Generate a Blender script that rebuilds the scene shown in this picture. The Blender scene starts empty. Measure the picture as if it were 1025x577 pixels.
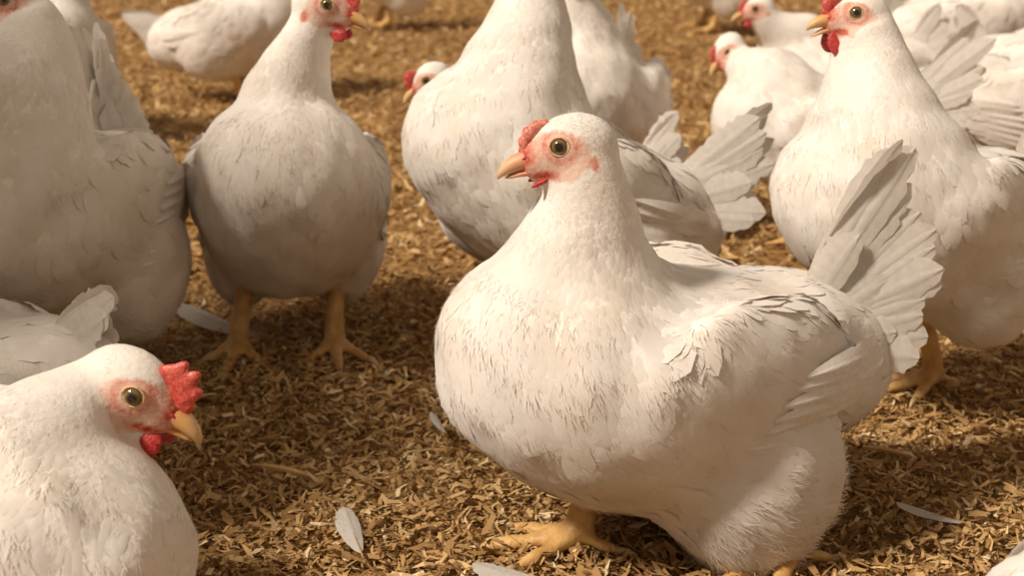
import bpy, bmesh, math, random
import numpy as np
from mathutils import Matrix, Vector
from mathutils.bvhtree import BVHTree

# ------------------------------------------------------------------ camera, light, exposure
SC = bpy.context.scene
COL = SC.collection
FPX, CX, CY = 1450.0, 512.5, 288.5
PITCH = math.radians(16.8)
CAMH = 0.53
cam_data = bpy.data.cameras.new('camera')
cam = bpy.data.objects.new('camera', cam_data)
COL.objects.link(cam)
cam.location = (0, 0, CAMH)
cam.rotation_euler = (math.pi / 2 - PITCH, 0, 0)
cam_data.sensor_width = 36.0
cam_data.lens = FPX / 1025.0 * 36.0
cam_data.clip_start = 0.02
cam_data.dof.use_dof = True
cam_data.dof.focus_distance = 1.03
cam_data.dof.aperture_fstop = 10.0
SC.camera = cam

world = bpy.data.worlds.new('barn_air')
SC.world = world
world.use_nodes = True
bg = world.node_tree.nodes['Background']
bg.inputs['Color'].default_value = (1.0, 0.80, 0.60, 1)
bg.inputs['Strength'].default_value = 0.33

sun_data = bpy.data.lights.new('sun', 'SUN')
sun = bpy.data.objects.new('sun', sun_data)
COL.objects.link(sun)
sun_data.energy = 4.1
sun_data.color = (1.0, 0.89, 0.76)
sun_data.angle = math.radians(8.0)
SUN_AZ, SUN_EL = math.radians(210), math.radians(47)     # where the sun stands: left of and behind the camera
sdir = Vector((math.cos(SUN_AZ) * math.cos(SUN_EL), math.sin(SUN_AZ) * math.cos(SUN_EL), math.sin(SUN_EL)))
sun.rotation_euler = sdir.to_track_quat('Z', 'Y').to_euler()

SC.view_settings.view_transform = 'Standard'
SC.view_settings.look = 'None'
SC.view_settings.gamma = 1.0
SC.view_settings.use_curve_mapping = False
SC.view_settings.exposure = 0.06

# ------------------------------------------------------------------ helpers
rng = np.random.default_rng(7)
cP, sP = math.cos(PITCH), math.sin(PITCH)


def unproj(px, py, s):
    """pixel + local scale (pixels per metre) -> world point"""
    d = FPX / s
    xc = (px - CX) / s
    yc = (py - CY) / s            # down in the picture
    Y = d * cP - yc * sP
    Z = CAMH - d * sP - yc * cP
    return Vector((xc, Y, Z))


def ground_s(px, s):
    d = FPX / s
    return Vector(((px - CX) / s, (d - CAMH * sP) / cP, 0))


def ground_px(px, py):
    a = PITCH + math.atan((py - CY) / FPX)
    Y = CAMH / math.tan(a)
    d = Y * cP + CAMH * sP
    return Vector(((px - CX) * d / FPX, Y, 0))


def relief(x, y):
    """gentle heaps of the litter"""
    return (0.006 * np.sin(7.1 * x + 1.3) * np.cos(6.3 * y + .4) + 0.004 * np.sin(17.0 * x - 9.0 * y)
            + 0.003 * np.cos(23.0 * y + 11.0 * x + 2.0))


def np_mesh(name, verts, faces, n=4, smooth=True, uv=None, attrs=None, normals=None):
    me = bpy.data.meshes.new(name)
    verts = np.ascontiguousarray(verts, dtype=np.float32)
    faces = np.ascontiguousarray(faces, dtype=np.int32)
    nf = len(faces)
    me.vertices.add(len(verts))
    me.vertices.foreach_set('co', verts.ravel())
    me.loops.add(nf * n)
    me.loops.foreach_set('vertex_index', faces.ravel())
    me.polygons.add(nf)
    me.polygons.foreach_set('loop_start', np.arange(nf, dtype=np.int32) * n)
    me.polygons.foreach_set('use_smooth', np.full(nf, smooth))
    if uv is not None:
        l = me.uv_layers.new(name='uv')
        l.data.foreach_set('uv', np.ascontiguousarray(uv[faces.ravel()], dtype=np.float32).ravel())
    for k, v in (attrs or {}).items():
        a = me.attributes.new(k, 'FLOAT', 'POINT')
        a.data.foreach_set('value', np.ascontiguousarray(v, dtype=np.float32))
    me.update(calc_edges=True)
    me.validate()
    if normals is not None:
        me.normals_split_custom_set_from_vertices(np.ascontiguousarray(normals, dtype=np.float32))
    return me


def link(name, me, mat=None, parent=None):
    o = bpy.data.objects.new(name, me)
    if me.name.startswith('tmp'):
        me.name = name
    COL.objects.link(o)
    if mat is not None and not me.materials:
        me.materials.append(mat)
    if parent is not None:
        o.parent = parent
    return o


def tag(o, label=None, cat=None, group=None, kind=None):
    if label: o['label'] = label
    if cat: o['category'] = cat
    if group: o['group'] = group
    if kind: o['kind'] = kind
    return o


# ------------------------------------------------------------------ materials
def new_mat(name):
    m = bpy.data.materials.new(name)
    m.use_nodes = True
    nt = m.node_tree
    return m, nt, nt.nodes['Principled BSDF']


def node(nt, t, **kw):
    n = nt.nodes.new(t)
    for k, v in kw.items():
        if k in n.inputs.keys():
            n.inputs[k].default_value = v
        else:
            setattr(n, k, v)
    return n


def ramp(nt, stops):
    r = nt.nodes.new('ShaderNodeValToRGB')
    els = r.color_ramp.elements
    while len(els) < len(stops):
        els.new(0.5)
    for e, (p, c) in zip(els, stops):
        e.position = p
        e.color = (*c, 1)
    return r


def feather_mat(name, col, bump=0.25, transl=0.25, barbs=70):
    m, nt, b = new_mat(name)
    L = nt.links.new
    b.inputs['Roughness'].default_value = 0.75
    b.inputs['Specular IOR Level'].default_value = 0.18
    b.inputs['Sheen Weight'].default_value = 0.08
    tc = node(nt, 'ShaderNodeTexCoord')
    no = node(nt, 'ShaderNodeTexNoise', Scale=22.0, Detail=3.0)
    L(tc.outputs['Object'], no.inputs['Vector'])
    dark = tuple(c * f for c, f in zip(col, (.90, .86, .80)))
    r = ramp(nt, [(0.30, dark), (0.62, col)])
    L(no.outputs['Fac'], r.inputs['Fac'])
    L(r.outputs['Color'], b.inputs['Base Color'])
    # barbs: fine slanted lines from the shaft outwards
    sep = node(nt, 'ShaderNodeSeparateXYZ')
    L(tc.outputs['UV'], sep.inputs[0])
    ab = node(nt, 'ShaderNodeMath', operation='ABSOLUTE')
    L(sep.outputs['X'], ab.inputs[0])
    mu = node(nt, 'ShaderNodeMath', operation='MULTIPLY_ADD')
    L(ab.outputs[0], mu.inputs[0]); mu.inputs[1].default_value = -0.35
    L(sep.outputs['Y'], mu.inputs[2])
    sc = node(nt, 'ShaderNodeMath', operation='MULTIPLY'); sc.inputs[1].default_value = barbs * 6.283
    L(mu.outputs[0], sc.inputs[0])
    sn = node(nt, 'ShaderNodeMath', operation='SINE')
    L(sc.outputs[0], sn.inputs[0])
    bu = node(nt, 'ShaderNodeBump', Strength=bump, Distance=0.0006)
    L(sn.outputs[0], bu.inputs['Height'])
    L(bu.outputs[0], b.inputs['Normal'])
    if transl > 0:
        t = node(nt, 'ShaderNodeBsdfTranslucent')
        t.inputs['Color'].default_value = (*col, 1)
        mx = node(nt, 'ShaderNodeMixShader'); mx.inputs[0].default_value = transl
        L(b.outputs[0], mx.inputs[1]); L(t.outputs[0], mx.inputs[2])
        L(mx.outputs[0], nt.nodes['Material Output'].inputs['Surface'])
    return m


WHITE = (0.87, 0.82, 0.77)
M_FEATHER = feather_mat('white_feather', WHITE, 0.04, 0.12, 9)
M_QUILL = feather_mat('white_quill_feather', (0.87, 0.83, 0.78), 0.40, 0.36, 60)
M_LOOSE = feather_mat('shed_feather', (0.80, 0.77, 0.72), 0.5, 0.25, 40)


def body_mat():
    m, nt, b = new_mat('white_down_and_skin')
    L = nt.links.new
    tc = node(nt, 'ShaderNodeTexCoord')
    no = node(nt, 'ShaderNodeTexNoise', Scale=30.0, Detail=4.0)
    L(tc.outputs['Object'], no.inputs['Vector'])
    r = ramp(nt, [(0.3, (.76, .70, .62)), (0.65, WHITE)])
    L(no.outputs['Fac'], r.inputs['Fac'])
    ask = node(nt, 'ShaderNodeAttribute', attribute_name='skin')
    ard = node(nt, 'ShaderNodeAttribute', attribute_name='red')
    n2 = node(nt, 'ShaderNodeTexNoise', Scale=420.0, Detail=4.0)
    L(tc.outputs['Object'], n2.inputs['Vector'])
    rr = node(nt, 'ShaderNodeMath', operation='MULTIPLY_ADD')
    L(n2.outputs['Fac'], rr.inputs[0]); rr.inputs[1].default_value = 0.9
    ra = node(nt, 'ShaderNodeMath', operation='SUBTRACT'); L(ard.outputs['Fac'], ra.inputs[0]); ra.inputs[1].default_value = 0.45
    L(ra.outputs[0], rr.inputs[2])
    sk = ramp(nt, [(0.0, (.76, .55, .45)), (0.35, (.70, .40, .31)), (0.75, (.58, .15, .10)), (1.0, (.42, .05, .035))])
    L(rr.outputs[0], sk.inputs['Fac'])
    n3 = node(nt, 'ShaderNodeTexNoise', Scale=260.0, Detail=3.0)
    L(tc.outputs['Object'], n3.inputs['Vector'])
    ma = node(nt, 'ShaderNodeMath', operation='MULTIPLY_ADD')
    L(n3.outputs['Fac'], ma.inputs[0]); ma.inputs[1].default_value = 1.0
    mb = node(nt, 'ShaderNodeMath', operation='SUBTRACT'); L(ask.outputs['Fac'], mb.inputs[0]); mb.inputs[1].default_value = 0.5
    L(mb.outputs[0], ma.inputs[2])
    th = ramp(nt, [(0.30, (0, 0, 0)), (0.72, (1, 1, 1))])
    L(ma.outputs[0], th.inputs['Fac'])
    mix = node(nt, 'ShaderNodeMix', data_type='RGBA')
    L(th.outputs['Color'], mix.inputs['Factor'])
    L(r.outputs['Color'], mix.inputs['A']); L(sk.outputs['Color'], mix.inputs['B'])
    L(mix.outputs['Result'], b.inputs['Base Color'])
    b.inputs['Roughness'].default_value = 0.7
    b.inputs['Specular IOR Level'].default_value = 0.25
    bu = node(nt, 'ShaderNodeBump', Strength=0.5, Distance=0.0012)
    L(n3.outputs['Fac'], bu.inputs['Height'])
    L(bu.outputs[0], b.inputs['Normal'])
    return m


M_BODY = body_mat()


def flesh_mat(name, c0, c1, scale=350, rough=0.45):
    m, nt, b = new_mat(name)
    L = nt.links.new
    tc = node(nt, 'ShaderNodeTexCoord')
    no = node(nt, 'ShaderNodeTexNoise', Scale=scale, Detail=4.0)
    L(tc.outputs['Object'], no.inputs['Vector'])
    r = ramp(nt, [(0.35, c0), (0.65, c1)])
    L(no.outputs['Fac'], r.inputs['Fac'])
    L(r.outputs['Color'], b.inputs['Base Color'])
    b.inputs['Roughness'].default_value = rough
    b.inputs['Subsurface Weight'].default_value = 0.15
    b.inputs['Subsurface Radius'].default_value = (.004, .001, .0006)
    b.inputs['Subsurface Scale'].default_value = 1.0
    vo = node(nt, 'ShaderNodeTexVoronoi', Scale=scale * 1.6)
    L(tc.outputs['Object'], vo.inputs['Vector'])
    bu = node(nt, 'ShaderNodeBump', Strength=0.5, Distance=0.0007)
    L(vo.outputs['Distance'], bu.inputs['Height'])
    L(bu.outputs[0], b.inputs['Normal'])
    return m


M_COMB = flesh_mat('red_comb_skin', (.46, .045, .035), (.66, .13, .09))
M_COMB_PALE = flesh_mat('pale_red_comb_skin', (.55, .12, .085), (.74, .31, .22))
M_WATTLE = flesh_mat('dark_red_wattle_skin', (.36, .02, .02), (.55, .06, .05))
M_LID = flesh_mat('eyelid_skin', (.62, .36, .20), (.72, .50, .28), 500, .5)
M_SHANK_TOE = None


def beak_mat(name, stops):
    m, nt, b = new_mat(name)
    L = nt.links.new
    a = node(nt, 'ShaderNodeAttribute', attribute_name='tip')
    tc = node(nt, 'ShaderNodeTexCoord')
    no = node(nt, 'ShaderNodeTexNoise', Scale=260.0, Detail=3.0)
    L(tc.outputs['Object'], no.inputs['Vector'])
    ad = node(nt, 'ShaderNodeMath', operation='MULTIPLY_ADD'); ad.inputs[1].default_value = .5
    sb = node(nt, 'ShaderNodeMath', operation='SUBTRACT'); sb.inputs[1].default_value = .25
    L(a.outputs['Fac'], sb.inputs[0]); L(no.outputs['Fac'], ad.inputs[0]); L(sb.outputs[0], ad.inputs[2])
    r = ramp(nt, stops)
    L(ad.outputs[0], r.inputs['Fac'])
    L(r.outputs['Color'], b.inputs['Base Color'])
    b.inputs['Roughness'].default_value = 0.48
    return m


M_BEAK = beak_mat('horn_beak', [(0.0, (.52, .14, .08)), (0.30, (.60, .27, .11)), (0.6, (.62, .34, .12)), (1.0, (.66, .43, .20))])
M_BEAK_PINK = beak_mat('pink_horn_beak', [(0.0, (.62, .20, .13)), (0.4, (.66, .29, .18)), (0.7, (.68, .36, .20)), (1.0, (.70, .46, .26))])


def eye_mat():
    m, nt, b = new_mat('amber_eye')
    L = nt.links.new
    tc = node(nt, 'ShaderNodeTexCoord')
    sep = node(nt, 'ShaderNodeSeparateXYZ'); L(tc.outputs['Object'], sep.inputs[0])
    cmb = node(nt, 'ShaderNodeCombineXYZ'); L(sep.outputs['X'], cmb.inputs[0]); L(sep.outputs['Y'], cmb.inputs[1])
    ln = node(nt, 'ShaderNodeVectorMath', operation='LENGTH'); L(cmb.outputs[0], ln.inputs[0])
    r = ramp(nt, [(0.36, (.012, .008, .006)), (0.46, (.09, .055, .02)), (0.62, (.20, .13, .05)), (0.80, (.13, .085, .035)), (0.92, (.03, .02, .012))])
    L(ln.outputs['Value'], r.inputs['Fac'])
    L(r.outputs['Color'], b.inputs['Base Color'])
    b.inputs['Roughness'].default_value = 0.06
    b.inputs['Coat Weight'].default_value = 0.6
    return m


M_EYE = eye_mat()


def leg_mat():
    m, nt, b = new_mat('yellow_scaly_leg')
    L = nt.links.new
    tc = node(nt, 'ShaderNodeTexCoord')
    no = node(nt, 'ShaderNodeTexNoise', Scale=55.0, Detail=4.0)
    L(tc.outputs['Object'], no.inputs['Vector'])
    r = ramp(nt, [(0.3, (.47, .25, .075)), (0.55, (.62, .37, .13)), (0.75, (.72, .49, .22))])
    L(no.outputs['Fac'], r.inputs['Fac'])
    L(r.outputs['Color'], b.inputs['Base Color'])
    b.inputs['Roughness'].default_value = 0.5
    vo = node(nt, 'ShaderNodeTexVoronoi', Scale=240.0)
    L(tc.outputs['Object'], vo.inputs['Vector'])
    bu = node(nt, 'ShaderNodeBump', Strength=0.6, Distance=0.0008)
    L(vo.outputs['Distance'], bu.inputs['Height'])
    L(bu.outputs[0], b.inputs['Normal'])
    return m


M_LEG = leg_mat()
M_CLAW, _nt, _b = new_mat('horn_claw')
_b.inputs['Base Color'].default_value = (.52, .36, .19, 1)
_b.inputs['Roughness'].default_value = 0.4


def chip_mat():
    m, nt, b = new_mat('pine_shaving')
    L = nt.links.new
    a = node(nt, 'ShaderNodeAttribute', attribute_name='tint')
    r = ramp(nt, [(0.0, (.12, .060, .020)), (0.3, (.27, .145, .050)), (0.62, (.43, .255, .098)), (0.88, (.60, .40, .18)), (1.0, (.72, .56, .33))])
    L(a.outputs['Fac'], r.inputs['Fac'])
    L(r.outputs['Color'], b.inputs['Base Color'])
    b.inputs['Roughness'].default_value = 0.7
    b.inputs['Specular IOR Level'].default_value = 0.25
    return m


M_CHIP = chip_mat()


def floor_mat():
    m, nt, b = new_mat('packed_litter')
    L = nt.links.new
    tc = node(nt, 'ShaderNodeTexCoord')
    vo = node(nt, 'ShaderNodeTexVoronoi', Scale=95.0)
    mp = node(nt, 'ShaderNodeMapping'); mp.inputs['Scale'].default_value = (1, 1.8, 1); mp.inputs['Rotation'].default_value = (0, 0, .6)
    L(tc.outputs['Object'], mp.inputs['Vector']); L(mp.outputs[0], vo.inputs['Vector'])
    no = node(nt, 'ShaderNodeTexNoise', Scale=8.0, Detail=6.0)
    L(tc.outputs['Object'], no.inputs['Vector'])
    mx = node(nt, 'ShaderNodeMix', data_type='FLOAT'); mx.inputs['Factor'].default_value = 0.45
    sep = node(nt, 'ShaderNodeSeparateColor'); L(vo.outputs['Color'], sep.inputs[0])
    L(sep.outputs[0], mx.inputs['A']); L(no.outputs['Fac'], mx.inputs['B'])
    r = ramp(nt, [(0.1, (.10, .045, .012)), (0.45, (.28, .14, .036)), (0.8, (.44, .25, .075)), (1.0, (.58, .37, .14))])
    L(mx.outputs['Result'], r.inputs['Fac'])
    L(r.outputs['Color'], b.inputs['Base Color'])
    b.inputs['Roughness'].default_value = 0.85
    bu = node(nt, 'ShaderNodeBump', Strength=0.8, Distance=0.006)
    L(vo.outputs['Distance'], bu.inputs['Height'])
    L(bu.outputs[0], b.inputs['Normal'])
    return m


# ------------------------------------------------------------------ floor and litter
def grid_faces(nx, ny):
    i = np.arange(nx - 1)[:, None] * ny + np.arange(ny - 1)[None, :]
    return np.stack([i, i + ny, i + ny + 1, i + 1], -1).reshape(-1, 4)


gx, gy = np.meshgrid(np.linspace(-4, 4, 160), np.linspace(-2.5, 7, 180), indexing='ij')
fv = np.stack([gx, gy, relief(gx, gy) - 0.004], -1).reshape(-1, 3)
floor = link('floor', np_mesh('floor', fv, grid_faces(160, 180)), floor_mat())
tag(floor, 'barn floor packed with golden brown wood shavings', 'floor', kind='structure')


def shavings(name, n, region, lmin, lmax, seed, zmax=0.012):
    g = np.random.default_rng(seed)
    y = region[2] + (region[3] - region[2]) * g.random(n)
    half = 0.16 + y * 0.45
    x = (g.random(n) * 2 - 1) * half
    L = lmin + (lmax - lmin) * g.random(n) ** 2.0
    W = L * (0.10 + 0.24 * g.random(n))
    yaw = g.random(n) * 2 * np.pi
    tilt = g.normal(0, 0.34, n)
    roll = g.normal(0, 0.6, n)
    curl = g.normal(0, 0.55, n) * L
    skew = g.normal(0, 0.16, n) * L
    dx = np.stack([np.cos(yaw) * np.cos(tilt), np.sin(yaw) * np.cos(tilt), np.sin(tilt)], -1)
    dy0 = np.stack([-np.sin(yaw), np.cos(yaw), np.zeros(n)], -1)
    nz0 = np.cross(dx, dy0)
    dy = dy0 * np.cos(roll)[:, None] + nz0 * np.sin(roll)[:, None]
    nz = np.cross(dx, dy)
    c = np.stack([x, y, relief(x, y) + zmax * g.random(n)], -1)
    taper = 0.06 + 0.94 * g.random((n, 2))
    V = np.zeros((n, 6, 3))
    for k, u in enumerate((-.5, 0., .5)):
        wf = np.ones(n) if k == 1 else taper[:, 0 if k == 0 else 1]
        off = c + dx * (u * L)[:, None] + nz * (curl * (0.25 - u * u))[:, None] + dy * (skew * u * u * 4)[:, None]
        V[:, 2 * k] = off + dy * (W * .5 * wf)[:, None]
        V[:, 2 * k + 1] = off - dy * (W * .5 * wf)[:, None]
    base = np.arange(n)[:, None] * 6
    F = np.stack([base + [0, 1, 3, 2], base + [2, 3, 5, 4]], 1).reshape(-1, 4)
    patch = 0.5 + 0.5 * np.sin(3.1 * x + 1.7 * y) * np.cos(4.3 * y - 2.0 * x)
    tint = np.clip(0.61 + 0.12 * (patch - .5) + g.normal(0, 0.22, n), 0, 1)
    o = link(name, np_mesh(name, V.reshape(-1, 3), F, smooth=False, attrs={'tint': np.repeat(tint, 6)}), M_CHIP)
    return o


# unseen plank screen, added only to shade the hens by the left edge
M_PLANK, _nt, _b = new_mat('weathered_plank')
_n = node(_nt, 'ShaderNodeTexNoise', Scale=30.0, Detail=5.0)
_r = ramp(_nt, [(0.3, (.20, .14, .08)), (0.7, (.36, .26, .16))])
_nt.links.new(_n.outputs['Fac'], _r.inputs['Fac']); _nt.links.new(_r.outputs['Color'], _b.inputs['Base Color'])
_b.inputs['Roughness'].default_value = 0.8
shade_screen = bpy.data.objects.new('shade_screen_left', None); COL.objects.link(shade_screen)
tag(shade_screen, 'unseen plank screen added to shade the hens at left', 'shade_screen', kind='structure')
_sd = Vector((-sdir.x, -sdir.y, 0)).normalized(); _nn = Vector((-_sd.y, _sd.x, 0))
shade_screen.location = _sd * -1.05 + _nn * 1.36
shade_screen.rotation_euler = (0, 0, math.atan2(_nn.y, _nn.x))
_bm = bmesh.new(); bmesh.ops.create_cube(_bm, size=1.0, matrix=Matrix.Diagonal((.66, .022, .142, 1)))
bmesh.ops.bevel(_bm, geom=_bm.edges[:], offset=.004, segments=1, affect='EDGES')
_pm = bpy.data.meshes.new('plank'); _bm.to_mesh(_pm); _bm.free()
for _k in range(13):
    _o = link('plank', _pm, M_PLANK, shade_screen); _o.location = (0, 0, .073 + _k * .1435)

QUICK = 1.0
tag(shavings('wood_shavings', int(105000 * QUICK), (0, 0, 0.62, 1.75), .005, .021, 1),
    'golden brown wood shavings strewn thickly over the near floor', 'shavings', kind='stuff')
tag(shavings('wood_shavings', int(62000 * QUICK), (0, 0, 1.75, 6.4), .012, .034, 2),
    'golden brown wood shavings covering the floor behind the flock', 'shavings', kind='stuff')


# ------------------------------------------------------------------ shape helpers
def ellipsoid(bm, mat4, r, seg=20):
    M = mat4 @ Matrix.Diagonal((*r, 1))
    bmesh.ops.create_uvsphere(bm, u_segments=seg, v_segments=max(8, seg // 2), radius=1.0, matrix=M)


def loft(bm, rings):
    """rings: list of lists of points; closed tube with fan caps"""
    vs = [[bm.verts.new(p) for p in r] for r in rings]
    n = len(vs[0])
    for a, b in zip(vs, vs[1:]):
        for i in range(n):
            bm.faces.new((a[i], a[(i + 1) % n], b[(i + 1) % n], b[i]))
    bm.faces.new(list(reversed(vs[0])))
    bm.faces.new(vs[-1])


def tube(bm, pts, radii, n=10, flat=1.0, upv=Vector((0, 0, 1))):
    rings = []
    u = None
    for i, p in enumerate(pts):
        a = pts[max(i - 1, 0)]; b = pts[min(i + 1, len(pts) - 1)]
        t = (b - a).normalized()
        if u is None:
            u = upv - t * upv.dot(t)
            if u.length < 0.2:
                u = Vector((1, 0, 0)) - t * t.x
        else:
            u = u - t * u.dot(t)
        u.normalize()
        v = t.cross(u)
        r = radii[i]
        rings.append([p + (v * math.cos(q) + u * math.sin(q) * flat) * r for q in [2 * math.pi * k / n for k in range(n)]])
    loft(bm, rings)


def bez(p0, p1, p2, p3, n):
    return [p0 * (1 - t) ** 3 + p1 * 3 * t * (1 - t) ** 2 + p2 * 3 * t * t * (1 - t) + p3 * t ** 3 for t in [i / (n - 1) for i in range(n)]]


def remesh(bm, voxel):
    bmesh.ops.recalc_face_normals(bm, faces=bm.faces)
    me = bpy.data.meshes.new('tmp'); bm.to_mesh(me); bm.free()
    o = bpy.data.objects.new('tmp', me); COL.objects.link(o)
    md = o.modifiers.new('r', 'REMESH'); md.mode = 'VOXEL'; md.voxel_size = voxel; md.use_smooth_shade = True
    dg = bpy.context.evaluated_depsgraph_get()
    ev = o.evaluated_get(dg)
    out = bpy.data.meshes.new_from_object(ev)
    bpy.data.objects.remove(o); bpy.data.meshes.remove(me)
    return out


def get_co(me):
    a = np.empty(len(me.vertices) * 3, np.float32); me.vertices.foreach_get('co', a)
    return a.reshape(-1, 3).astype(np.float64)


def smooth_mesh(me, co, iters, weight):
    e = np.empty(len(me.edges) * 2, np.int32); me.edges.foreach_get('vertices', e); e = e.reshape(-1, 2)
    n = len(co)
    deg = np.bincount(e.ravel(), minlength=n).astype(float)
    for k in range(iters):
        acc = np.zeros_like(co)
        for d in range(3):
            acc[:, d] = np.bincount(e[:, 0], co[e[:, 1], d], n) + np.bincount(e[:, 1], co[e[:, 0], d], n)
        avg = acc / np.maximum(deg, 1)[:, None]
        co = co + (avg - co) * (0.6 * weight)[:, None]
    return co


def wave3(p, s, seed):
    """cheap smooth 3-D noise as a sum of sines, -1..1"""
    g = np.random.default_rng(seed)
    out = np.zeros(len(p))
    for k in range(7):
        d = g.normal(size=3); d /= np.linalg.norm(d)
        out += np.sin(p @ (d * s * (0.7 + 0.8 * g.random())) + g.random() * 6.28)
    return out / 3.2


# ------------------------------------------------------------------ long feathers (tail and wing quills)
def quill_mesh(name, L, W, seed, bend=0.10, rag=0.10, rows=22, cols=11, arch=0.0):
    """one vane with shaft ridge; the edge frays in fine barbs and a few splits"""
    g = np.random.default_rng(seed)
    u = np.linspace(0, 1, rows) ** .9
    prof = np.interp(u, [0, .08, .25, .50, .70, .84, .94, 1.0], [.10, .40, .74, .96, 1.0, .86, .50, .05])
    v = np.linspace(-1, 1, cols)
    V = np.zeros((rows, cols, 3)); UV = np.zeros((rows, cols, 2))
    fray = g.normal(0, rag, (rows, 2)) * np.clip((u - .2) * 1.6, 0, 1)[:, None]
    for _ in range(3):                                   # splits
        r0 = int(g.integers(rows // 3, rows - 3)); fray[r0, int(g.integers(2))] -= rag * 2.2
    slant = np.clip(u * 3, 0, 1)
    for j, vv in enumerate(v):
        asym = 1.0 if vv > 0 else 0.74
        side = 1 if vv > 0 else 0
        edge = abs(vv)
        w = prof * (1 + fray[:, side] * edge ** 4)
        V[:, j, 0] = u * L + (edge * .30 * W * slant * (1 - u) ** .5) + fray[:, side] * edge ** 3 * W * .35
        V[:, j, 1] = vv * W * .5 * w * asym
        V[:, j, 2] = -bend * L * u ** 2 - 0.05 * W * edge ** 1.6 * prof + 0.03 * W * max(0, 1 - edge * 5) + arch * 4 * u * (1 - u)
        UV[:, j, 0] = vv; UV[:, j, 1] = u
    return np_mesh(name, V.reshape(-1, 3), grid_faces(rows, cols), uv=UV.reshape(-1, 2))


TAIL_MESHES = [quill_mesh('tail_feather', 1.0, 0.30, 40 + k, 0.04 + .02 * k, 0.06) for k in range(5)]
WING_MESHES = [quill_mesh('flight_feather', 1.0, 0.26, 60 + k, 0.0, 0.05, arch=0.095) for k in range(3)]
for me in TAIL_MESHES:
    me.materials.append(M_QUILL)
for me in WING_MESHES:
    me.materials.append(M_FEATHER)


def basis(x, up):
    x = Vector(x).normalized(); up = Vector(up)
    z = (up - x * up.dot(x)).normalized()
    y = z.cross(x)
    return Matrix(((x.x, y.x, z.x), (x.y, y.y, z.y), (x.z, y.z, z.z))).to_4x4()


# ------------------------------------------------------------------ body feathers laid over a surface
def cards(bvh, P, N, F, L, W, lift, g, rag=0.05, normal_mix=0.22):
    """soft contour feathers that follow the skin below them, each tip lying over the next base"""
    n = len(P)
    us = np.array([0, .3, .62, .86, 1.0]); ws = np.array([.45, .88, 1.0, .78, .30])
    vs = np.array([-1, 0, 1.0])
    V = np.zeros((n, 5, 3, 3)); NN = np.zeros((n, 5, 3, 3)); UV = np.zeros((n, 5, 3, 2))
    roll = g.normal(0, 0.05, n)
    good = np.ones(n, bool)
    for i, (u, w) in enumerate(zip(us, ws)):
        c = P + F * (u * L)[:, None]
        S = np.empty_like(c); Ns = np.empty_like(c)
        for q in range(n):
            loc, no, _, _ = bvh.find_nearest(c[q])
            S[q] = loc; Ns[q] = no
            if (loc - Vector(c[q])).length > .014 or no.dot(Vector(N[q])) < .35:
                good[q] = False
        Ns = Ns * .6 + N * .4
        Ns /= np.linalg.norm(Ns, axis=1)[:, None]
        Fs = F - Ns * np.sum(F * Ns, 1)[:, None]
        Fs /= np.linalg.norm(Fs, axis=1)[:, None] + 1e-9
        B = np.cross(Ns, Fs)
        for j, v in enumerate(vs):
            du = g.normal(0, rag, n) * (u > .5) * (0.35 + 0.65 * abs(v))
            h = -0.0004 + 0.17 * L * u * (1 - u) + (lift - .014) * u * L - 0.07 * W * abs(v) ** 1.5 * w + roll * v * W * .5
            V[:, i, j] = S + Fs * (du * L)[:, None] + B * (v * W * .5 * w)[:, None] + Ns * h[:, None]
            nn = Ns + B * (v * .30 * w + roll)[:, None] * normal_mix * 2 + Fs * (normal_mix * (u - .4) * .7)
            NN[:, i, j] = nn / np.linalg.norm(nn, axis=1)[:, None]
            UV[:, i, j, 0] = v; UV[:, i, j, 1] = u
    fl = grid_faces(5, 3)
    for i in range(4):
        for j in (0, 1):
            fn = np.cross(V[:, i + 1, j + 1] - V[:, i, j], V[:, i, j + 1] - V[:, i + 1, j])
            good &= np.sum(fn * NN[:, i, j], 1) > 0
    V, NN, UV = V[good], NN[good], UV[good]
    n = len(V)
    faces = (np.arange(n)[:, None, None] * 15 + fl[None]).reshape(-1, 4)
    return V.reshape(-1, 3), faces, NN.reshape(-1, 3), UV.reshape(-1, 2)


def strands(P, N, F, L, W, lift, g):
    """fine down barbs: slim tapering slivers that lie along the coat"""
    n = len(P)
    B = np.cross(N, F)
    mid = P + F * (L * .55)[:, None] + N * (lift * L * .55 - .0003)[:, None]
    tip = P + F * L[:, None] + N * (lift * L * .75)[:, None] + B * (g.normal(0, .12, n) * L)[:, None]
    w = (W * .5)[:, None]
    base = P - N * .0008
    V = np.stack([base + B * w, base - B * w, mid + B * w, mid - B * w, tip], 1)
    tw = g.normal(0, .16, n)[:, None]
    nn = N + B * tw + F * .08
    nn /= np.linalg.norm(nn, axis=1)[:, None]
    NN = np.repeat(nn[:, None], 5, 1)
    i = np.arange(n)[:, None, None] * 5
    faces = (i + np.array([[0, 3, 2], [0, 1, 3], [2, 3, 4]])[None]).reshape(-1, 3)
    UV = np.tile(np.array([[0, 0], [0, 0], [0, .5], [0, .5], [0, 1.]]), (n, 1))
    return V.reshape(-1, 3), faces, NN.reshape(-1, 3), UV


def mesh_bvh(me):
    b2 = bmesh.new(); b2.from_mesh(me)
    t = BVHTree.FromBMesh(b2); b2.free()
    return t


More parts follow.
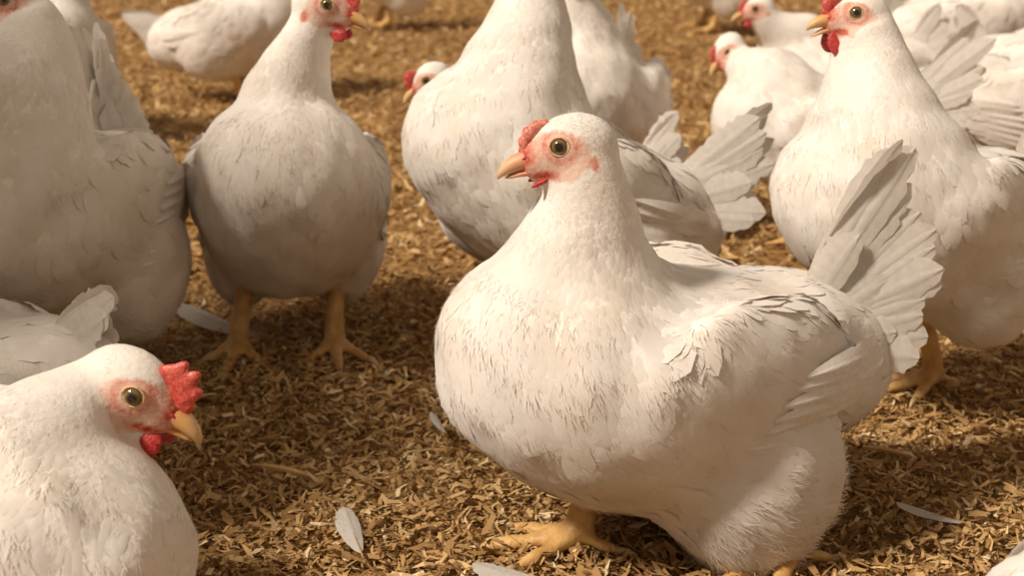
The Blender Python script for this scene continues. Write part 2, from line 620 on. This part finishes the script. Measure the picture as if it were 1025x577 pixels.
def sample_surface(me, co, density_fn, g, n_try):
    me.calc_loop_triangles()
    t = np.empty(len(me.loop_triangles) * 3, np.int32); me.loop_triangles.foreach_get('vertices', t); t = t.reshape(-1, 3)
    a, b, c = co[t[:, 0]], co[t[:, 1]], co[t[:, 2]]
    cr = np.cross(b - a, c - a); area = np.linalg.norm(cr, axis=1)
    cen = (a + b + c) / 3
    w = area * density_fn(cen)
    idx = g.choice(len(t), n_try, p=w / w.sum())
    r1 = np.sqrt(g.random(n_try))[:, None]; r2 = g.random(n_try)[:, None]
    P = a[idx] * (1 - r1) + b[idx] * r1 * (1 - r2) + c[idx] * r1 * r2
    return P, t[idx]


# ------------------------------------------------------------------ the hen
TRUNK = [(-.168, .050, .012, .012, .014), (-.150, .044, .036, .032, .046), (-.115, .026, .068, .060, .082),
         (-.065, .006, .093, .074, .102), (-.005, -.004, .106, .082, .110), (.055, -.004, .108, .088, .102),
         (.105, .000, .098, .092, .092), (.145, .004, .078, .074, .076), (.172, .004, .048, .047, .052), (.184, .006, .016, .016, .018)]


def interp_trunk(n=26):
    T = np.array(TRUNK)
    # smooth resample by arc index
    q = np.linspace(0, len(T) - 1, n)
    return np.stack([np.interp(q, np.arange(len(T)), T[:, k]) for k in range(5)], -1)


def make_leg(name, root, top, foot, yaw, k=1.0, spread=0.62, voxel=0.0022, claws=True):
    """scaly shank with three front toes and a hind toe; one continuous mesh"""
    bm = bmesh.new()
    top = Vector(top); foot = Vector(foot)
    ankle = foot + Vector((0, 0, .020 * k))
    mid = top.lerp(ankle, .55)
    tube(bm, [top, top.lerp(ankle, .25), mid, ankle + (top - ankle) * .12, ankle + Vector((0, 0, -.006 * k))],
         [.0125 * k, .0100 * k, .0088 * k, .0100 * k, .0105 * k], 12)
    tips = []
    for ang, ln, r in ((0, .068, .0072), (spread, .054, .0066), (-spread, .054, .0066), (math.pi - .35, .030, .0056)):
        d = Vector((math.cos(yaw + ang), math.sin(yaw + ang), 0))
        hump = [0.010, .013, .0085, .0085, .0062, .0055]
        us = [0, .25, .5, .62, .85, 1.0]
        rr = [1.25, 1.05, .88, .95, .74, .45]
        pts = [foot + d * (ln * k * u) + Vector((0, 0, hz * k)) for u, hz in zip(us, hump)]
        tube(bm, pts, [r * k * q for q in rr], 10, 0.85)
        tips.append((pts[-1], d))
    me = remesh(bm, voxel)
    co = smooth_mesh(me, get_co(me), 4, np.ones(len(me.vertices)))
    me.vertices.foreach_set('co', co.astype(np.float32).ravel())
    me.update()
    leg = link(name, me, M_LEG, root)
    if claws:
        for p, d in tips:
            b2 = bmesh.new()
            pts = [p - d * .004 * k, p + d * .004 * k + Vector((0, 0, .0005)), p + d * .009 * k + Vector((0, 0, -.0012 * k)), p + d * .0125 * k + Vector((0, 0, -.0040 * k))]
            tube(b2, pts, [.0030 * k, .0027 * k, .0017 * k, .0003 * k], 8)
            m2 = bpy.data.meshes.new('claw'); b2.to_mesh(m2); b2.free()
            for pl in m2.polygons: pl.use_smooth = True
            link('claw', m2, M_CLAW, leg)
    return leg


def hen(label, px, s, rot, head, look, zc=.185, pitch=18, k=1.0, fat=1.0, tail=(52, 1.0, .115), tail_n=6, feet=None,
        comb=.010, wattle=.010, voxel=0.004, feathers=3000, seed=1, sit=False, neck_r=1.0, group=None, wing_open=0.0, pale=False,
        mouth=0.0, tail_yaw=0.0, rough=1.0, down=3.6, thigh=1.0, neck_bulge=1.0, neck_back=.45, gxy=None):
    """head = (px, py, s) of the skull's middle, look = (world yaw deg, pitch deg, roll deg)"""
    g = np.random.default_rng(seed)
    root = bpy.data.objects.new('hen', None); COL.objects.link(root)
    root.empty_display_size = .05
    base = ground_s(px, s) if gxy is None else Vector((*gxy, 0))
    root.location = base
    root.rotation_euler = (0, 0, math.radians(rot))
    root.scale = (k, k, k)
    tag(root, label, 'hen', group or 'white hens on the litter')
    W2L = (Matrix.Translation(base) @ Matrix.Rotation(math.radians(rot), 4, 'Z') @ Matrix.Scale(k, 4)).inverted()
    hp = W2L @ unproj(*head)                          # skull centre, hen space
    hyaw = math.radians(look[0] - rot); hpit = math.radians(look[1]); hrol = math.radians(look[2] if len(look) > 2 else 0)
    HM = Matrix.Translation(hp) @ Matrix.Rotation(hyaw, 4, 'Z') @ Matrix.Rotation(-hpit, 4, 'Y') @ Matrix.Rotation(hrol, 4, 'X')
    TM = Matrix.Translation((0, 0, zc)) @ Matrix.Rotation(-math.radians(pitch), 4, 'Y')
    TMi = np.array(TM.inverted()); HMi = np.array(HM.inverted())

    # --- continuous body: trunk, thighs, folded wings, neck and head grown into one skin
    bm = bmesh.new()
    rings = []
    for x, z, w, hu, hd in interp_trunk():
        ring = []
        for q in range(24):
            a = 2 * math.pi * q / 24
            ca, sa = math.cos(a), math.sin(a)
            ring.append(TM @ Vector((x, w * fat * ca, z + (hu if sa > 0 else hd) * sa)))
        rings.append(ring)
    loft(bm, rings)
    for sd in (-1, 1):
        ellipsoid(bm, TM @ Matrix.Translation((-.022, sd * .081 * fat, .020)) @ Matrix.Rotation(math.radians(8), 4, 'Y') @ Matrix.Rotation(sd * math.radians(13), 4, 'Z'), (.106, .024, .064))
        if not sit:
            ellipsoid(bm, Matrix.Translation((-.045, sd * .058 * fat, zc - .066 * thigh)) @ Matrix.Rotation(math.radians(-14), 4, 'Y'), (.078, .050, .080))
    ellipsoid(bm, TM @ Matrix.Translation((-.140, 0, .008)) @ Matrix.Rotation(math.radians(-30), 4, 'Y'), (.056, .056, .066))
    sh = TM @ Vector((.075, 0, .035))
    back = HM.to_3x3() @ Vector((-1, 0, 0))
    pe = hp + HM.to_3x3() @ Vector((-.006, 0, -.004))
    dist = (pe - sh).length
    p1 = sh + (TM.to_3x3() @ Vector((.55, 0, .8))).normalized() * dist * .38
    p2 = pe + (back * neck_back + Vector((0, 0, -1)) * .9 + (HM.to_3x3() @ Vector((0, 0, -1))) * .3).normalized() * dist * .36
    npts = bez(sh, p1, p2, pe, 14)
    nr = np.interp(np.linspace(0, 1, 14), [0, .25, .5, .75, 1], [.082, .066, .048 * neck_bulge, .0340 * neck_bulge, .0240]) * neck_r
    tube(bm, npts, list(nr), 20)
    ellipsoid(bm, HM @ Matrix.Translation((-.004, 0, .001)), (.0320, .0225, .0250), 28)
    ellipsoid(bm, HM @ Matrix.Translation((.014, 0, -.003)) @ Matrix.Rotation(math.radians(18), 4, 'Y'), (.0245, .0150, .0180), 24)
    ellipsoid(bm, HM @ Matrix.Translation((.026, 0, -.0030)) @ Matrix.Rotation(math.radians(26), 4, 'Y'), (.0155, .0092, .0112), 20)
    ellipsoid(bm, HM @ Matrix.Translation((.006, 0, -.015)), (.0220, .0150, .0130), 24)
    me = remesh(bm, voxel)
    co = get_co(me)
    H1 = np.c_[co, np.ones(len(co))]
    hl = (H1 @ HMi.T)[:, :3]
    hd_ = np.linalg.norm(hl, axis=1)
    wsm = np.clip((hd_ - .026) / .03, 0.10, 1)
    co = smooth_mesh(me, co, int(26 * (.004 / voxel) ** 1.4) + 6, wsm)
    me.vertices.foreach_set('co', co.astype(np.float32).ravel()); me.update()
    nrm = np.empty(len(co) * 3, np.float32); me.vertices.foreach_get('normal', nrm); nrm = nrm.reshape(-1, 3).astype(np.float64)
    ample = np.clip((hd_ - .04) / .06, 0, 1)
    co = co + nrm * (ample * (rough if voxel < .006 else .4) * (.0022 * wave3(co, 55, seed + 5) + .0014 * wave3(co, 140, seed + 9)))[:, None]
    me.vertices.foreach_set('co', co.astype(np.float32).ravel()); me.update()
    me.vertices.foreach_get('normal', nrm_flat := np.empty(len(co) * 3, np.float32)); nrm = nrm_flat.reshape(-1, 3).astype(np.float64)

    # --- bare skin of the face
    H1 = np.c_[co, np.ones(len(co))]
    hl = (H1 @ HMi.T)[:, :3]
    hx, hy, hz = hl[:, 0], np.abs(hl[:, 1]), hl[:, 2]
    near = np.linalg.norm(hl, axis=1) < .06
    e1 = 1 - np.sqrt(((hx - .010) / .024) ** 2 + ((hz + .001) / .0185) ** 2)
    e2 = 1 - np.sqrt(((hx - .026) / .016) ** 2 + ((hz + .005) / .017) ** 2)
    skin = np.clip(np.maximum(e1, e2) * 3.0 + .35, 0, 1) * (hy > .004) * near
    skin = np.maximum(skin, np.clip((hx - .026) * 90, 0, 1) * near * (np.abs(hz) < .02))
    eye_c = np.array([.0085, .0185, .0065])
    de = np.sqrt((hx - eye_c[0]) ** 2 + (hz - eye_c[2]) ** 2)
    red = np.clip(1 - np.abs(de - .0105) / .0045, 0, 1) * .62
    red = np.maximum(red, np.clip(1 - np.sqrt(((hx - .020) / .016) ** 2 + ((hz + .0135) / .005) ** 2), 0, 1) * 1.3 * (hy < .019))
    red = np.maximum(red, np.clip((hx - .020) * 80, 0, 1) * (.55 + .4 * (hz > -.005)))
    ear = np.clip(1.3 - np.sqrt(((hx + .013) / .0055) ** 2 + ((hz + .0085) / .0075) ** 2 + ((hy - .021) / .006) ** 2), 0, 1)
    red = np.maximum(red, ear * .8) * near
    skin = np.maximum(skin, np.clip(ear * 1.5, 0, 1) * near) * np.clip((.0270 - hy) / .003, 0, 1)
    for nm, val in (('skin', skin), ('red', np.clip(red, 0, 1))):
        a = me.attributes.new(nm, 'FLOAT', 'POINT'); a.data.foreach_set('value', val.astype(np.float32))
    me.polygons.foreach_set('use_smooth', np.ones(len(me.polygons), bool))
    link('body', me, M_BODY, root)

    # --- plumage
    spine = [np.array(TM @ Vector((x, 0, z))) for x, z in ((-.17, .05), (-.12, .03), (-.06, .01), (0, 0), (.05, .01))]
    spine += [np.array(p) for p in npts[3:]] + [np.array(HM @ Vector((.03, 0, -.004)))]
    spine = np.array(spine)
    if feathers:
        def skin_at(P):
            q = (np.c_[P, np.ones(len(P))] @ HMi.T)[:, :3]
            return q

        def dens(c):
            q = skin_at(c); hd = np.linalg.norm(q, axis=1)
            f = np.where(hd < .05, 9.0, np.where(hd < .11, 3.6, 1.25))
            tl = (np.c_[c, np.ones(len(c))] @ TMi.T)[:, :3]
            return f
        seg = spine[1:] - spine[:-1]

        def lay(count, jitter):
            P, T3 = sample_surface(me, co, dens, g, count)
            N = nrm[T3].mean(1); N /= np.linalg.norm(N, axis=1)[:, None]
            sk = skin[T3].mean(1)
            best = np.full(len(P), 1e9); Tn = np.zeros_like(P)
            for i in range(len(seg)):
                t = np.clip(((P - spine[i]) @ seg[i]) / (seg[i] @ seg[i]), 0, 1)
                d = np.linalg.norm(P - (spine[i] + t[:, None] * seg[i]), axis=1)
                m = d < best
                best[m] = d[m]; Tn[m] = seg[i] / np.linalg.norm(seg[i])
            q = skin_at(P); hd = np.linalg.norm(q, axis=1)
            F = -Tn + np.array([0, 0, -.45]) * np.clip((hd - .05) / .1, 0, 1)[:, None]
            F += g.normal(0, jitter, F.shape)
            for ax in range(3):                                # locks that lean together
                F[:, ax] += .22 * wave3(P, 210, seed + 31 + ax)
            F -= N * np.sum(F * N, 1)[:, None]
            F /= np.maximum(np.linalg.norm(F, axis=1), 1e-6)[:, None]
            ok = sk < .30
            eye_near = np.sqrt((q[:, 0] - .0085) ** 2 + (q[:, 2] - .0065) ** 2) < .0125
            ok &= ~(eye_near & (hd < .04))
            return P, N, F, q, hd, ok
        P, N, F, q, hd, ok = lay(feathers, .10)
        tl = (np.c_[P, np.ones(len(P))] @ TMi.T)[:, :3]
        big = np.clip((hd - .035) / .15, 0, 1)
        Lf = .0065 + (.0275 - .0065) * big ** .8
        wing = (((tl[:, 0] + .02) / .115) ** 2 + ((tl[:, 2] - .028) / .060) ** 2 < 1) & (np.abs(tl[:, 1]) > .055)
        low = np.clip((.11 - P[:, 2]) / .06, 0, 1)
        Lf = np.where(wing, .030, Lf) * (.8 + .45 * g.random(len(P)))
        Wf = Lf * np.where(hd < .13, .30, np.where(wing, .55, .62))
        lift = np.where(hd < .05, .02, .014) + .05 * low + np.where(wing, .012, 0) + np.abs(g.normal(0, .005, len(P)))
        bvh = mesh_bvh(me)
        parts = [('plumage', ok & ~wing, None)]
        for sd, nm in ((1, 'wing'), (-1, 'wing')):
            parts.append((nm, ok & wing & (np.sign(tl[:, 1]) == sd), sd))
        for nm, m, sd in parts:
            if m.sum() < 3:
                continue
            V, FF, NN, UV = cards(bvh, P[m], N[m], F[m], Lf[m], Wf[m], lift[m], g)
            o = link(nm, np_mesh(nm, V, FF, uv=UV, normals=NN), M_FEATHER, root)
            if sd is None:
                o['kind'] = 'stuff'
                Pd, Nd, Fd, qd, hdd, okd = lay(int(feathers * (down if voxel < .0035 else 1.6)), .16)
                Pd, Nd, Fd, hdd = Pd[okd], Nd[okd], Fd[okd], hdd[okd]
                bg_ = np.clip((hdd - .03) / .12, 0, 1)
                lowd = np.clip((.11 - Pd[:, 2]) / .06, 0, 1)
                Ld = (.0040 + .0090 * bg_ + .006 * lowd) * (.6 + .7 * g.random(len(Pd)))
                Wd = .00045 + .00055 * bg_ * g.random(len(Pd))
                V, FF, NN, UV = strands(Pd, Nd, Fd, Ld, Wd, .020 + .05 * g.random(len(Pd)) + .20 * lowd, g)
                od = link('down', np_mesh('down', V, FF, n=3, uv=UV, normals=NN), M_FEATHER, root)
                od['kind'] = 'stuff'
            else:
                nq = 7 if feathers > 2300 else 4
                for i in range(nq):
                    f = i / (nq - 1)
                    b0 = TM @ Vector((-.012 - .050 * f, sd * .13 * fat, -.048 + .080 * f))
                    t0 = TM @ Vector((-.128 - .034 * f, sd * (.10 - .03 * f) * fat, -.012 + .064 * f))
                    sb, nb, _, _ = bvh.find_nearest(b0); st, nt_, _, _ = bvh.find_nearest(t0)
                    b0 = sb + nb * .0015; t0 = st + nt_ * (.0012 + .0004 * i + wing_open)
                    dr = t0 - b0; up = (nb + nt_)
                    qf = link('flight_feather', WING_MESHES[i % 3], None, o)
                    qf.matrix_local = Matrix.Translation(b0) @ basis(dr, up) @ Matrix.Diagonal((dr.length * (1 + .04 * (i % 3)), .100, dr.length, 1))

    # --- tail quills, tented on both sides
    el, spread, tl_len = tail
    tb = TM @ Vector((-.122, 0, .044))
    for i in range(tail_n * 2):
        sd = 1 if i % 2 else -1
        f = (i // 2) / max(1, tail_n - 1)
        e = math.radians(el + 8 - 72 * f * spread + g.normal(0, 2))
        yaw = math.radians(sd * (5 + 22 * f * spread)) + math.radians(tail_yaw)
        d = Vector((-math.cos(e) * math.cos(yaw), math.cos(e) * math.sin(yaw), math.sin(e)))
        up = Vector((.25, sd * 1.0, .35))
        b0 = tb + Vector((.012 - .004 * f, sd * (.004 + .013 * f), .006 - .020 * f))
        ln = tl_len * (1.0 - .56 * f + .05 * g.normal())
        qf = link('tail_feather', TAIL_MESHES[int(g.integers(5))], None, root)
        qf.matrix_local = Matrix.Translation(b0) @ basis(d, up) @ Matrix.Diagonal((ln, .125, ln, 1))
        if tail_n > 4:                                      # the shorter covert that hides this quill's root
            d2 = (d + Vector((.0, 0, -.22 + .1 * g.normal()))).normalized()
            qf = link('tail_covert', TAIL_MESHES[int(g.integers(5))], None, root)
            qf.matrix_local = Matrix.Translation(b0 + Vector((.008, sd * .007, -.006))) @ basis(d2, up) @ Matrix.Diagonal((ln * (.55 + .16 * g.random()), .110, ln * .7, 1))

    # --- head parts
    def hobj(nm, bm_, mat, parent=root, **at):
        m_ = bpy.data.meshes.new(nm); bm_.to_mesh(m_); bm_.free()
        for pl in m_.polygons: pl.use_smooth = True
        o = link(nm, m_, mat, parent)
        o.matrix_local = HM
        return o

    for nm, pts, ry, flat in (
        ('upper_beak', [(.024, -.0030), (.032, -.0040), (.039, -.0058), (.0455, -.0088), (.0500, -.0125), (.0515, -.0152)], [.0085, .0080, .0068, .0050, .0027, .0006], .90),
        ('lower_beak', [(.022, -.0118), (.030, -.0122 - mouth * .2), (.037, -.0130 - mouth * .6), (.0430, -.0144 - mouth), (.0465, -.0150 - mouth * 1.2)], [.0080, .0070, .0054, .0034, .0008], .45)):
        b2 = bmesh.new()
        P3 = [Vector((x, 0, z)) for x, z in pts]
        tube(b2, P3, ry, 14, flat)
        o = hobj(nm, b2, M_BEAK_PINK if pale else M_BEAK)
        c2 = get_co(o.data)
        a = o.data.attributes.new('tip', 'FLOAT', 'POINT')
        a.data.foreach_set('value', np.clip((c2[:, 0] - .024) / .024, 0, 1).astype(np.float32))
    # comb: serrated blade from the beak root over the forehead
    b2 = bmesh.new()
    nS = 26
    rings = []
    for i in range(nS):
        t = i / (nS - 1)
        ang = math.radians(-2 + 72 * t)
        bx, bz = .0035 + .0300 * math.cos(ang) * 1.0, -.0010 + .0255 * math.sin(ang)
        nx_, nz_ = math.cos(ang) * .75, math.sin(ang) * 1.0 + .25
        ln = math.hypot(nx_, nz_); nx_, nz_ = nx_ / ln, nz_ / ln
        env = math.sin(math.pi * min(1, .10 + .95 * t)) ** .7 * (.55 + .65 * t)
        ser = .62 + .38 * abs(math.sin(t * math.pi * 4.5 + .4))
        h = comb * max(.08, env) * ser
        w0 = .0036 * (0.55 + .45 * math.sin(math.pi * (t * .8 + .15)))
        ring = []
        for vv, ww in ((-.5, 1.1), (.25, .95), (.65, .62), (1.0, .22)):
            hh = -.004 if vv < 0 else h * vv
            ring.append((hh, ww * w0))
        pts = [Vector((bx + nx_ * hh, ww, bz + nz_ * hh)) for hh, ww in ring] + [Vector((bx + nx_ * hh, -ww, bz + nz_ * hh)) for hh, ww in reversed(ring)]
        rings.append(pts)
    loft(b2, rings)
    bmesh.ops.recalc_face_normals(b2, faces=b2.faces)
    hobj('comb', b2, M_COMB_PALE if pale else M_COMB)
    for sd in (-1, 1):
        b2 = bmesh.new()
        ellipsoid(b2, Matrix.Translation((.0315, sd * .0068, -.0005)) @ Matrix.Rotation(.5, 4, 'Y'), (.0032, .0014, .0010), 12)
        hobj('nostril', b2, M_WATTLE)
    # wattles
    for sd in (-1, 1):
        b2 = bmesh.new()
        ellipsoid(b2, Matrix.Translation((.0215, sd * .0095, -.0175 - wattle * .62)) @ Matrix.Rotation(sd * .25, 4, 'X') @ Matrix.Rotation(.35, 4, 'Y'), (.0085 + wattle * .12, .0030, wattle), 16)
        for v in b2.verts:
            v.co.y += .0008 * math.sin(v.co.z * 700)
        hobj('wattle', b2, M_WATTLE)
    # eyes
    for sd in (-1, 1):
        pos = Vector((.0085, sd * .0158, .0065))
        out = Vector((.22, sd * 1.0, .10)).normalized()
        EM = HM @ Matrix.Translation(pos) @ out.to_track_quat('Z', 'Y').to_matrix().to_4x4()
        b2 = bmesh.new()
        bmesh.ops.create_uvsphere(b2, u_segments=24, v_segments=16, radius=1.0)
        m_ = bpy.data.meshes.new('eye'); b2.to_mesh(m_); b2.free()
        for pl in m_.polygons: pl.use_smooth = True
        o = link('eye', m_, M_EYE, root)
        o.matrix_local = EM @ Matrix.Diagonal((.0066, .0066, .0066, 1))
        b2 = bmesh.new()
        n1, n2 = 28, 8
        vs = [[b2.verts.new(((.0068 + .0009 * math.cos(2 * math.pi * j / n2)) * math.cos(2 * math.pi * i / n1), (.0068 + .0009 * math.cos(2 * math.pi * j / n2)) * math.sin(2 * math.pi * i / n1) * .93, .0030 + .0012 * math.sin(2 * math.pi * j / n2))) for j in range(n2)] for i in range(n1)]
        for i in range(n1):
            for j in range(n2):
                b2.faces.new((vs[i][j], vs[(i + 1) % n1][j], vs[(i + 1) % n1][(j + 1) % n2], vs[i][(j + 1) % n2]))
        m_ = bpy.data.meshes.new('eyelid'); b2.to_mesh(m_); b2.free()
        for pl in m_.polygons: pl.use_smooth = True
        o = link('eyelid', m_, M_LID, root)
        o.matrix_local = EM

    # --- legs
    if not sit:
        fs = feet or [(.012, .052), (.012, -.052)]
        for i, f in enumerate(fs):
            if len(f) > 2 and f[2] == 'px':               # a foot given by its place in the picture
                w = W2L @ ground_px(f[0], f[1]); fx, fy = w.x, w.y
            else:
                fx, fy = f[0], f[1]
            sd = 1 if fy > 0 else -1
            wz = (Matrix.Rotation(math.radians(rot), 4, 'Z') @ Vector((fx, fy, 0))) * k + base
            rz = float(relief(wz.x, wz.y)) / k
            yw = math.radians(f[3]) if len(f) > 3 else sd * .12
            make_leg('leg', root, k=1.18, top= (min(max(fx * .45 - .018, -.05), .03), sd * .052, max(.10, zc - .085)), foot=(fx, fy, rz + .002), yaw=yw, voxel=.0028 if voxel < .0035 else .005, claws=voxel < .0035)
    return root


# ------------------------------------------------------------------ the flock
FINE = 0.0034
hen('plump white hen in front centre with small pale comb, tail raised', 660, 1262, 204, (570, 150, 1440), (186, -5),
    zc=.152, pitch=11, voxel=FINE, feathers=10000, seed=11, comb=.006, wattle=.002, pale=True, tail=(50, .88, .164), tail_n=13,
    thigh=1.16, feet=[(792, 578, 'px'), (578, 560, 'px', -22)])
hen('white hen in bottom left corner with bright red serrated comb facing right', -32, 1535, 324, (132, 390, 1640), (-14, -20),
    zc=.110, pitch=6, voxel=FINE, feathers=6500, seed=12, comb=.022, wattle=.011, neck_bulge=.95, neck_back=1.7, tail=(40, .6, .105), sit=True)
hen('low white hen at left edge, grey shaded back and short tail', -66, 1236, 176, (-215, 290, 1250), (180, 0),
    zc=.118, pitch=0, k=.92, voxel=.0052, feathers=3000, seed=31, tail=(34, .3, .09), tail_n=7, sit=True)
hen('white hen in shade at left edge with narrow upright tail', 66, 985, 248, (6, 4, 1100), (222, -4),
    zc=.195, pitch=12, voxel=FINE, feathers=5200, seed=13, comb=.012, tail=(96, .35, .155), tail_n=8, neck_r=1.38, neck_bulge=1.25)
hen('white hen standing on two yellow legs, breast to viewer, head turned right', 297, 900, 277, (324, 8, 1020), (-12, -8),
    zc=.178, pitch=30, k=.95, neck_r=.9, voxel=FINE, feathers=6200, seed=14, comb=.012, wattle=.008, thigh=.85, feet=[(335, 356, 'px', 4), (240, 364, 'px', -8)])
hen('white hen behind front centre hen, neck out of frame, fanned tail at right', 557, 940, 190, (518, -45, 1010), (190, 0),
    zc=.215, pitch=30, k=.94, voxel=FINE, feathers=5800, seed=15, comb=.012, tail=(32, .8, .150), tail_n=11, neck_r=1.1)
hen('white hen at right with open beak and round dark red wattle', 908, 1030, 208, (858, 18, 1125), (188, 4),
    zc=.235, pitch=14, k=.88, thigh=.9, voxel=FINE, feathers=6500, seed=16, comb=.013, wattle=.013, mouth=.005, neck_r=1.25, feet=[(932, 402, 'px'), (886, 368, 'px')])
hen('white hen in centre background, breast to viewer, neck cut by top edge', 596, 690, 247, (572, -40, 760), (270, 0),
    zc=.20, pitch=18, k=.93, voxel=.0052, feathers=2600, seed=17, tail=(84, .5, .13), tail_yaw=0)
hen('white hen behind the open beaked hen, head lowered left, ragged tail fan', 818, 705, 172, (728, 50, 690), (205, -40),
    zc=.185, pitch=6, k=.85, voxel=.0052, feathers=2600, seed=18, comb=.006, wattle=.004, tail=(42, .8, .185), tail_n=9)
hen('white hen farther back whose small head looks left above another back', 842, 520, 180, (758, 10, 540), (188, -8),
    zc=.115, pitch=4, voxel=.0052, feathers=1800, seed=19, comb=.007, wattle=.007, sit=True)
hen('white hen with smooth rounded back at right edge behind tail fan', 1010, 650, 8, (1130, 60, 650), (0, 0),
    zc=.15, pitch=0, voxel=.0052, feathers=2400, seed=20, tail=(5, .5, .07), sit=True)
hen('white hen at top right edge behind the smooth backed hen', 1050, 540, 345, (1100, -40, 540), (0, 0),
    zc=.14, pitch=8, voxel=.0065, feathers=1800, seed=21, tail=(45, .8, .11), sit=True)
hen('white hen cut by top edge at right, upright tail showing', 950, 470, 5, (1010, -60, 470), (0, 0),
    zc=.17, pitch=15, voxel=.0065, feathers=1800, seed=22, tail=(62, .6, .12))
hen('white hen at top left facing right, tail stretched left, one leg showing', 238, 445, 4, (315, -70, 450), (0, 0),
    zc=.152, pitch=18, voxel=.0065, feathers=2200, seed=23, tail=(4, .22, .125), thigh=.5)
hen('white hen at top left behind the shaded hen, breast to viewer', 74, 520, 275, (82, -60, 540), (270, 0),
    zc=.19, pitch=30, k=.85, voxel=.0065, feathers=1800, seed=24)
hen('white hen mostly hidden behind another, only red comb showing', 556, 815, 182, (431, 80, 835), (195, -25),
    zc=.15, pitch=4, k=.8, sit=True, voxel=.0065, feathers=2000, seed=25, comb=.014)
hen('blurred white hen cut by top edge left of centre', 388, 322, 200, (340, -120, 338), (190, 0),
    zc=.185, pitch=15, voxel=.0075, feathers=1000, seed=26)
hen('blurred white hen cut by top edge right of centre', 712, 330, 190, (660, -120, 342), (190, 0),
    zc=.185, pitch=15, voxel=.0075, feathers=1000, seed=27)
hen('white hen at bottom right corner, only rounded rump showing', 1255, 1690, 12, (1450, 330, 1690), (0, 0),
    zc=.085, pitch=-4, voxel=.0052, feathers=2200, seed=28, tail=(-6, .5, .07), sit=True)

# ------------------------------------------------------------------ loose feathers and slivers lying on the litter
FE = [quill_mesh('loose_feather', 1.0, 0.36, 80 + k, -.10, 0.035, 36) for k in range(3)]
for me in FE:
    me.materials.append(M_LOOSE)


def loose_feather(label, p0, p1, width, k=0):
    a, b = ground_px(*p0), ground_px(*p1)
    for v in (a, b):
        v.z = float(relief(v.x, v.y)) + .013
    d = b - a
    o = link('loose_feather', FE[k % 3])
    o.matrix_world = Matrix.Translation(a) @ basis(d, (0, -.25, 1)) @ Matrix.Diagonal((d.length, width / .50, d.length, 1))
    tag(o, label, 'feather', 'shed feathers on the litter')
    bm = bmesh.new()
    tube(bm, [Vector((-.12, 0, .01)), Vector((.2, 0, .012)), Vector((.6, 0, .030)), Vector((.97, 0, .052))], [.010, .010, .007, .002], 6)
    me = bpy.data.meshes.new('quill'); bm.to_mesh(me); bm.free()
    link('quill', me, M_CLAW, o)


loose_feather('white barbed feather lying left of the standing hen\'s yellow leg', (264, 350), (180, 322), .044, 0)
loose_feather('small grey feather standing out of litter at bottom edge, left of centre', (362, 577), (346, 538), .030, 1)
loose_feather('grey feather at bottom edge under the front hen\'s toes', (565, 608), (474, 594), .030, 2)
loose_feather('pale feather in the shade near bottom right corner', (965, 538), (895, 527), .016, 1)
loose_feather('small white feather beside front hen\'s breast', (446, 446), (432, 428), .012, 0)
loose_feather('white down feather on litter below the fanned tail', (697, 248), (676, 236), .020, 2)


def wood_sliver(label, p0, p1, w):
    a, b = ground_px(*p0), ground_px(*p1)
    for v in (a, b):
        v.z = float(relief(v.x, v.y)) + .012
    d = b - a; L = d.length
    n = 7
    V = []
    for i in range(n):
        u = i / (n - 1)
        ww = w * .5 * (.35 + .65 * math.sin(math.pi * (.12 + .8 * u)))
        zz = .05 * L * math.sin(math.pi * u)
        V += [(u * L, ww, zz), (u * L, -ww, zz + .0008), (u * L, -ww * .9, zz - .0022), (u * L, ww * .9, zz - .0026)]
    bm = bmesh.new()
    loft(bm, [[Vector(q) for q in V[4 * i:4 * i + 4]] for i in range(n)])
    bmesh.ops.recalc_face_normals(bm, faces=bm.faces)
    me = bpy.data.meshes.new('wood_sliver'); bm.to_mesh(me); bm.free()
    at = me.attributes.new('tint', 'FLOAT', 'POINT'); at.data.foreach_set('value', np.full(len(me.vertices), .72, np.float32))
    o = link('wood_sliver', me, M_CHIP)
    o.matrix_world = Matrix.Translation(a) @ basis(d, (0, 0, 1))
    tag(o, label, 'wood sliver', 'long wood slivers on the litter')


wood_sliver('long thin wood sliver on shaded litter right of the red combed hen', (252, 474), (318, 490), .007)
wood_sliver('pale wood sliver on litter behind the front hen\'s rump', (862, 462), (908, 472), .008)
